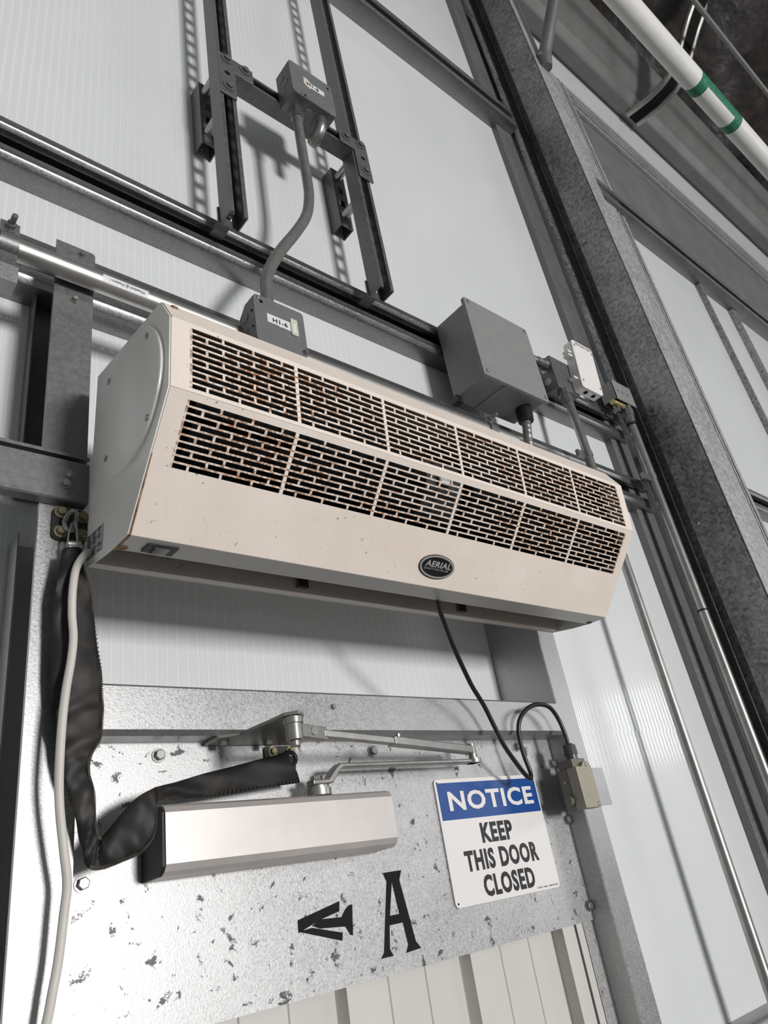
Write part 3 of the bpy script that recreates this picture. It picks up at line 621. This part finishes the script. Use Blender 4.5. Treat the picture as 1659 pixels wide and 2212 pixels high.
lidp = [shear(*p) for p in rrect(1.7460, 1.8560, 3.088, 3.289, .012)]
cv = obj('lid', MB().prism(lidp, 'y', -.0500, -.0445), 'white_plastic', ss, bevel=.001)
for zt in (3.238, 3.222, 3.128): obj('side_clip', MB().box(*[1.727 + (zt - 3.19) * .16, 1.75 + (zt - 3.19) * .16], -.040, -.020, zt - .004, zt + .004), 'white_plastic', ss)
for (x, z) in ((1.7690, 3.2660), (1.7470, 3.1180), (1.8600, 3.2640), (1.8350, 3.1160)): inst('screw', B_TINY, (x, -.0502, z), cv)
text('lettering', 'WOH-54', (1.776, 1.858, 3.2715, 3.2835), yplane(-.0501), cv, 'sign_text')
for x in (1.765, 1.805): obj('port', MB().cyl((x, -.034, 3.0885), (x, -.034, 3.0865), .007, 14), 'dark', ss)
gb = thing('relay_box', (2.06, 0, 3.165), 'open grey metal box at the top of the tall conduit by the column', 'junction box')
obj('shell', MB().box(2.000, 2.003, -.020, .035, 3.165, 3.236).box(2.112, 2.115, -.020, .035, 3.165, 3.236).box(2.000, 2.115, -.0205, -.0175, 3.160, 3.240).box(2.000, 2.115, .032, .035, 3.165, 3.236).box(2.003, 2.112, -.0175, .032, 3.2335, 3.236), 'encl', gb)
for x in (2.022, 2.050, 2.080): obj('vent_slot', MB().cyl((x, -.0209, 3.200), (x, -.0203, 3.200), .006, 12), 'box_grey', gb)
obj('brass_nipple', MB().tube([(1.985, -.005, 3.150), (2.05, -.005, 3.152)], .010, 12), 'brass', gb)
obj('connector', MB().tube([(2.078, .0, 3.170), (2.076, 0, 3.146), (2.076, 0, 3.145), (2.074, 0, 3.12), (2.074, 0, 3.119), (2.072, 0, 3.095)], [.0185, .0185, .0205, .0205, .0175, .0175], 10), 'bolt', gb)
obj('terminal_clip', MB().box(2.006, 2.017, -.008, .008, 3.120, 3.160), 'bolt', gb)
# conduits
o = obj('wall_conduit', MB().tube([(1.686, -.012, 3.045), (1.680, -.018, 2.95), (1.676, -.02, 2.45), (1.668, -.02, 1.60), (1.668, -.02, .0)], .0125, 18), 'conduit'); tag(o, 'steel conduit running down the white wall from the white sensor', 'conduit')
s1 = obj('conduit_strap', MB().tube([(1.6790, -.019, 2.853), (1.6790, -.019, 2.838)], .0140, 18).box(1.632, 1.668, -.019, -.010, 2.832, 2.852), 'bolt'); tag(s1, 'shiny strap holding the conduit below the white sensor', 'strap')
cn = thing('wall_conduit', (2.07, 0, 0), 'tall steel conduit with black tape bands beside the large column', 'conduit')
obj('tube', MB().tube([(2.073, 0, 3.12), (2.070, 0, 2.6), (2.066, 0, 1.9), (2.066, 0, 0)], .0148, 20), 'conduit', cn)
obj('tape_band', MB().tube([(2.0690, 0, 2.427), (2.0690, 0, 2.421)], .0156, 20), 'black', cn); obj('tape_band', MB().tube([(2.0725, 0, 3.092), (2.0725, 0, 3.082)], .0158, 20), 'black', cn)
s1 = obj('conduit_strap', MB().tube([(2.0710, 0, 2.890), (2.0710, 0, 2.872)], .0166, 18).box(2.012, 2.058, -.004, .006, 2.862, 2.884), 'bolt'); tag(s1, 'strap holding the tall conduit to the girt end by the column', 'strap')

# ------------------------------------------------------------------ door closer
dc = thing('door_closer', (.55, -.03, 1.905), 'brushed metal door closer with folded arm on the galvanised door sheet', 'door closer')
cover = [(-.001, 1.903), (-.048, 1.9045), (-.056, 1.9085), (-.060, 1.9155), (-.060, 1.9690), (-.056, 1.9755), (-.048, 1.9785), (-.001, 1.9800)]
obj('cover', MB().prism(cover, 'x', .3815, .7195), 'closer', dc, sharp=12)
obj('end_cap', MB().prism([(-.001, 1.9035), (-.046, 1.905), (-.0575, 1.914), (-.0575, 1.970), (-.046, 1.978), (-.001, 1.9795)], 'x', .3785, .3814), 'closer_dark', dc)
obj('pinion', MB().tube([(.6117, -.035, 1.9790), (.6117, -.035, 1.9880), (.6117, -.035, 1.9885), (.6117, -.035, 1.9915)], [.0185, .0185, .016, .016], 24), 'arm', dc)
arm = [(.6117, 1.9915), (.6117 - .018, 1.9915), (.6117 - .018, 1.9985), (.620, 1.9985), (.634, 2.0125), (.642, 2.0185), (.93, 2.0185), (.93, 2.0125), (.648, 2.0125), (.640, 2.0075), (.628, 1.9930)]
obj('main_arm', MB().prism(arm, 'y', -.052, -.034), 'arm', dc, bevel=.002)
obj('hub_bolt', MB().cyl((.6117, -.035, 1.9985), (.6117, -.035, 2.0050), .0085, 6), 'bolt', dc)
obj('elbow_joint', MB().cyl((.918, -.046, 2.0125), (.918, -.046, 2.0190), .0125, 18).cyl((.914, -.050, 2.0185), (.914, -.050, 2.0420), .0070, 14), 'arm', dc)
def bar(p, q, w, h):
    p, q = Vector(p), Vector(q); d = (q - p); s = Vector((-d.y, d.x, 0)).normalized() * w / 2; u = Vector((0, 0, h / 2))
    vs = [p - s - u, p + s - u, p + s + u, p - s + u, q - s - u, q + s - u, q + s + u, q - s + u]
    return vs, [(0, 3, 2, 1), (4, 5, 6, 7), (0, 1, 5, 4), (1, 2, 6, 5), (2, 3, 7, 6), (3, 0, 4, 7)]
obj('forearm', MB().add(*bar((.560, -.128, 2.0390), (.745, -.090, 2.0350), .011, .0095)), 'arm', dc, bevel=.0015)
obj('forearm_sleeve', MB().add(*bar((.700, -.099, 2.0362), (.905, -.055, 2.0310), .0155, .0125)), 'arm', dc, bevel=.002)
obj('knuckle', MB().cyl((.507, -.145, 2.0270), (.507, -.145, 2.0545), .0105, 20).cyl((.507, -.145, 2.0200), (.507, -.145, 2.0270), .0065, 14).cyl((.507, -.145, 2.0460), (.507, -.145, 2.0545), .0125, 20).add(*bar((.508, -.145, 2.0395), (.566, -.126, 2.0390), .010, .016)), 'arm', dc, bevel=.001)
obj('knuckle_pin', MB().cyl((.540, -.130, 2.0395), (.540, -.142, 2.0395), .0050, 12), 'bolt', dc)
obj('sleeve_screw', MB().cyl((.718, -.095, 2.042), (.718, -.095, 2.047), .004, 10), 'bolt', dc)
sh = MB()
shp = [(.462, -.040), (.462, -.004), (.610, -.004), (.610, -.034), (.560, -.048), (.522, -.148), (.507, -.160), (.492, -.148), (.492, -.125), (.486, -.055)]
sh.prism(shp, 'z', 2.0550, 2.0595)
br_ = obj('shoe', sh, 'arm', dc, bevel=.001)
for (x, y) in ((.478, -.028), (.545, -.028)): obj('shoe_bolt', MB().cyl((x, y, 2.0550), (x, y, 2.0490), .0060, 6), 'bolt', br_)

# ------------------------------------------------------------------ cable sleeve with end brackets
SLEEVE = [((.252,-.07,2.2717),(.274,-.07,2.2774)),((.2484,-.07,2.2450),(.2792,-.07,2.2505)),((.2449,-.07,2.2125),(.2889,-.07,2.2181)),((.2457,-.068,2.1842),(.2927,-.068,2.1891)),((.2475,-.066,2.1292),(.3029,-.066,2.1325)),((.2499,-.064,2.0954),(.3068,-.064,2.0972)),((.252,-.064,2.0773),(.3078,-.064,2.0756)),((.2565,-.064,2.0559),(.3055,-.064,2.0494)),((.2595,-.064,2.0348),(.2957,-.064,2.0304)),((.2641,-.064,2.0153),(.2944,-.064,2.0143)),((.2735,-.064,1.9911),(.3005,-.064,1.9921)),((.2838,-.062,1.9607),(.3023,-.062,1.971)),((.2901,-.06,1.9378),(.3063,-.06,1.9524)),((.2972,-.06,1.9205),(.3091,-.06,1.9489)),((.3105,-.062,1.9177),(.3105,-.062,1.9495)),((.3312,-.066,1.9225),(.3231,-.066,1.9642)),((.35,-.07,1.9293),(.3422,-.07,1.9835)),((.3634,-.07,1.9462),(.3620,-.07,1.9934)),((.3674,-.068,1.9763),(.3700,-.068,1.9960)),((.383,-.06,1.9819),(.3915,-.06,2.0005)),((.4373,-.05,1.9842),(.4386,-.05,2.0118)),((.5115,-.042,1.9913),(.502,-.042,2.0245)),((.583,-.036,1.9977),(.5576,-.036,2.036))]
La = smooth_path([s[0] for s in SLEEVE], 6); Lb = smooth_path([s[1] for s in SLEEVE], 6)
mb = MB(); K = 16; rnd = random.Random(3); ph = [rnd.uniform(0, 6.28) for _ in range(6)]
for i, (a, b) in enumerate(zip(La, Lb)):
    c = (a + b) / 2; h = (b - a) / 2; s_ = i / len(La)
    for k in range(K):
        t = 2 * math.pi * k / K; e = math.cos(t)
        th = .0060 * math.sin(t) * (1 + .28 * math.sin(6 * s_ * 6.28 + ph[0] + 1.5 * e) + .12 * math.sin(15 * s_ * 6.28 + ph[1] - 2 * e))
        mb.v.append(tuple(c + h * e + Vector((0, -th + .0015 * math.sin(17 * s_ * 6.28 + 3 * e), 0))))
for i in range(len(La) - 1):
    for k in range(K): mb.f.append((i * K + k, i * K + (k + 1) % K, (i + 1) * K + (k + 1) % K, (i + 1) * K + k))
mb.f += [tuple(range(K)), tuple(range((len(La) - 1) * K, len(La) * K))]
sl = thing('cable_sleeve', (.29, -.064, 1.918), 'worn black leather sleeve hanging in a loop from frame to door closer', 'sleeve')
obj('leather', mb, 'sleeve', sl)
sti = MB()
for i in range(0, len(La) - 1):
    for t in (.25, .75):
        a = La[i].lerp(La[i + 1], t); b = Lb[i].lerp(Lb[i + 1], t); e = b if i < 13 * 6 else a
        inw = ((a + b) / 2 - e).normalized() * .0034
        sti.tube([tuple(e + inw + Vector((0, -.0040, 0))), tuple(e + Vector((0, -.0016, 0)))], .0007, 4)
obj('stitching', sti, 'sleeve_thread', sl)['kind'] = 'stuff'
hk = thing('eye_bracket', (.268, -.05, 2.30), 'black steel bracket with brassy bolts and an eye on the door frame post', 'bracket')
obj('plate', MB().prism(rrect(.2462, .2895, 2.2985, 2.3440, .008), 'y', -.0455, -.0405), 'closer_dark', hk)
for (x, z) in ((.2558, 2.3360), (.2562, 2.3085), (.2825, 2.3340), (.2815, 2.3085)): inst('bolt', B_GOLD, (x, -.0457, z), hk)
eye = [(.2640 + .0065 * math.cos(math.radians(a)), -.056 - .012 * max(0, math.sin(math.radians(a))), 2.318 + .011 * math.sin(math.radians(a))) for a in range(0, 361, 20)]
obj('eye', MB().tube(eye, .0030, 8), 'bolt', hk)
obj('wire_loop', MB().tube([(.2590, -.066, 2.277), (.2600, -.066, 2.296), (.2632, -.066, 2.312), (.2660, -.066, 2.3165), (.2690, -.066, 2.310), (.2705, -.066, 2.296), (.2712, -.066, 2.277)], .0012, 8), 'conduit', hk)
obj('ferrule', MB().tube([(.2580, -.069, 2.2815), (.2735, -.069, 2.2830)], .0042, 10).tube([(.2590, -.070, 2.2765), (.2745, -.070, 2.2780)], .0036, 10), 'pipe', hk)
hk = thing('eye_bracket', (.565, -.02, 2.035), 'small black bracket with two bolts on the door above the closer', 'bracket')
obj('plate', MB().prism(rrect(.5520, .6010, 2.0200, 2.0530, .004), 'y', -.0045, -.0005), 'closer_dark', hk)
for (x, z) in ((.5640, 2.0455), (.5935, 2.0455)): inst('bolt', B_GOLD, (x, -.0047, z), hk).scale = (.85, .85, .85)
obj('eye', MB().tube([(.580 + .010 * math.cos(math.radians(a)), -.022, 2.032 + .009 * math.sin(math.radians(a))) for a in range(0, 361, 20)], .0028, 8).cyl((.580, -.002, 2.040), (.580, -.022, 2.0405), .003, 8), 'black', hk)

# ------------------------------------------------------------------ cables
WC = [(.290, -.080, 2.268), (.2805, -.086, 2.2655), (.272, -.090, 2.2592), (.2631, -.090, 2.2408), (.26, -.090, 2.2133), (.2609, -.088, 2.1843), (.2636, -.088, 2.1558), (.2621, -.088, 2.1284), (.2583, -.088, 2.0967), (.2557, -.088, 2.0585), (.2552, -.088, 2.0105), (.2583, -.0847, 1.9768), (.2653, -.0813, 1.9373), (.2708, -.078, 1.9074), (.27, -.0747, 1.8811), (.2676, -.0713, 1.8423), (.2629, -.068, 1.806), (.2570, -.060, 1.74), (.256, -.050, 1.5), (.258, -.046, 1.0), (.258, -.046, .05)]
o = obj('power_cable', MB().tube(smooth_path(WC, 6), .0046, 12), 'cable_white'); tag(o, 'cream power cable hanging down in front of the leather sleeve', 'cable')
BC = [(.7930, -.156, 2.2368), (.7945, -.153, 2.2330), (.8049, -.145, 2.2205), (.8271, -.13, 2.2021), (.8512, -.115, 2.1798), (.8877, -.095, 2.1486), (.91, -.085, 2.1258), (.9399, -.075, 2.0981), (.9598, -.07, 2.0657), (.9767, -.066, 2.0377), (1.0034, -.06, 2.0106), (1.0306, -.055, 1.9869), (1.0445, -.052, 1.9834), (1.0495, -.05, 1.9947), (1.0442, -.05, 2.0165), (1.0392, -.052, 2.0407), (1.0381, -.056, 2.065), (1.0465, -.06, 2.0842), (1.0678, -.064, 2.1), (1.0947, -.068, 2.1066), (1.1266, -.068, 2.1019), (1.1467, -.066, 2.0814), (1.1543, -.066, 2.0544), (1.1551, -.066, 2.030)]
o = obj('control_cable', MB().tube(smooth_path(BC, 6), .0040, 12), 'black'); tag(o, 'black cable looping from the unit down to the limit switch', 'cable')

# ------------------------------------------------------------------ limit switch
ls = thing('limit_switch', (1.155, -.065, 1.925), 'tan limit switch with black cable gland on the right door jamb', 'switch')
obj('bracket', MB().box(1.140, 1.2745, -.0440, -.0412, 1.9287, 1.9960), 'galv_frame', ls)
obj('housing', MB().box(1.1320, 1.1780, -.0640, -.0440, 1.9255, 1.9925).box(1.136, 1.176, -.078, -.046, 1.9900, 2.0080), 'olive', ls, bevel=.0012)
cvr = obj('cover', MB().prism([(1.1320, 1.9235), (1.1785, 1.9235), (1.1785, 1.9935), (1.1700, 2.0010), (1.1580, 2.0010), (1.1500, 1.9930), (1.1320, 1.9930)], 'y', -.0860, -.0645), 'tan', ls, bevel=.0012)
for (x, z) in ((1.1640, 1.9955), (1.1720, 1.9290)): inst('screw', B_TINY, (x, -.0860, z), cvr)
for z in (1.972, 1.945): inst('screw', B_TINY, (1.1320, -.056, z), ls, (0, 0, -math.pi / 2))
obj('lever_boss', MB().cyl((1.1320, -.058, 1.9400), (1.1230, -.058, 1.9400), .008, 14), 'olive', ls)
obj('gland', MB().tube([(1.155, -.066, 2.0075), (1.155, -.066, 2.016), (1.155, -.066, 2.0165), (1.155, -.066, 2.032), (1.155, -.066, 2.036)], [.0115, .0115, .0135, .0125, .007], 18), 'clear_grey', ls)

# ------------------------------------------------------------------ overhead
ev = [(YW - .005, 6.50), (.02, 6.46), (-.01, 6.46), (-.015, 6.50), (-.06, 6.545), (-.065, 6.575), (-.10, 6.63), (-.108, 6.66), (-.145, 6.74), (-.152, 6.77), (-.185, 6.86), (-.195, 6.90), (-.195, 6.935)]
o = obj('eave_beam', MB().strip(ev, .004, 'x', -2.4, 8), 'eave'); tag(o, 'ribbed grey steel eave beam under the dark roof', 'beam')
o = obj('overhead_pipe', MB().tube([(-1.0, -.45, 5.887), (8, -.45, 5.887)], .0655, 32), 'pvc'); tag(o, 'thick white plastic pipe with a green label running under the roof', 'pipe')
R_ = .0662; lb = MB()
def arcpatch(x0, x1, a0, a1, n=10):
    an = [math.radians(a0 + (a1 - a0) * i / n) for i in range(n + 1)]
    lb.add([(x, -.45 - R_ * math.cos(t), 5.887 + R_ * math.sin(t)) for x in (x0, x1) for t in an], [(i, i + 1, n + 2 + i, n + 1 + i) for i in range(n)])
arcpatch(3.66, 3.745, -178, 8, 14); arcpatch(4.10, 4.185, -178, 8, 14); arcpatch(3.745, 4.10, -52, 8)
obj('pipe_label', lb, 'green', o, label='green printed pipe marker')
o = obj('overhead_conduit', MB().tube([(-1, -.66, 6.55), (8, -.66, 6.55)], .0165, 14), 'conduit_dull'); tag(o, 'thin grey conduit running level close under the dark roof film', 'conduit')
rp = [(.035, 6.452), (-.14, 6.425), (-.279, 6.44), (-.40, 6.53), (-.62, 6.80), (-1.0, 7.10), (-3.0, 7.80)]
rt = thing('roof_track', (4.05, -.2, 6.42), 'curved double rail rising from the eave beam to the roof', 'track')
for x in (4.0, 4.13): obj('rail', MB().tube(smooth_path([(x, *p) for p in rp], 5), .021, 8), 'conduit', rt)
obj('rail_gap_shade', MB().strip([tuple(p) for p in rp], .006, 'x', 4.02, 4.11), 'dark', rt)  # black strip put in as the shade between the two rails
o = obj('knee_brace', MB().tube([(2.262, -.150, 5.08), (2.262, -.165, 5.15), (2.262, -.18, 5.18), (2.262, -.75, 6.15)], [.030, .034, .030, .030], 12), 'post'); tag(o, 'steel tube knee brace bolted to the large column', 'brace')
inst('bolt', B_COL, (2.232, -.162, 5.14), o, (0, 0, -math.pi / 2))
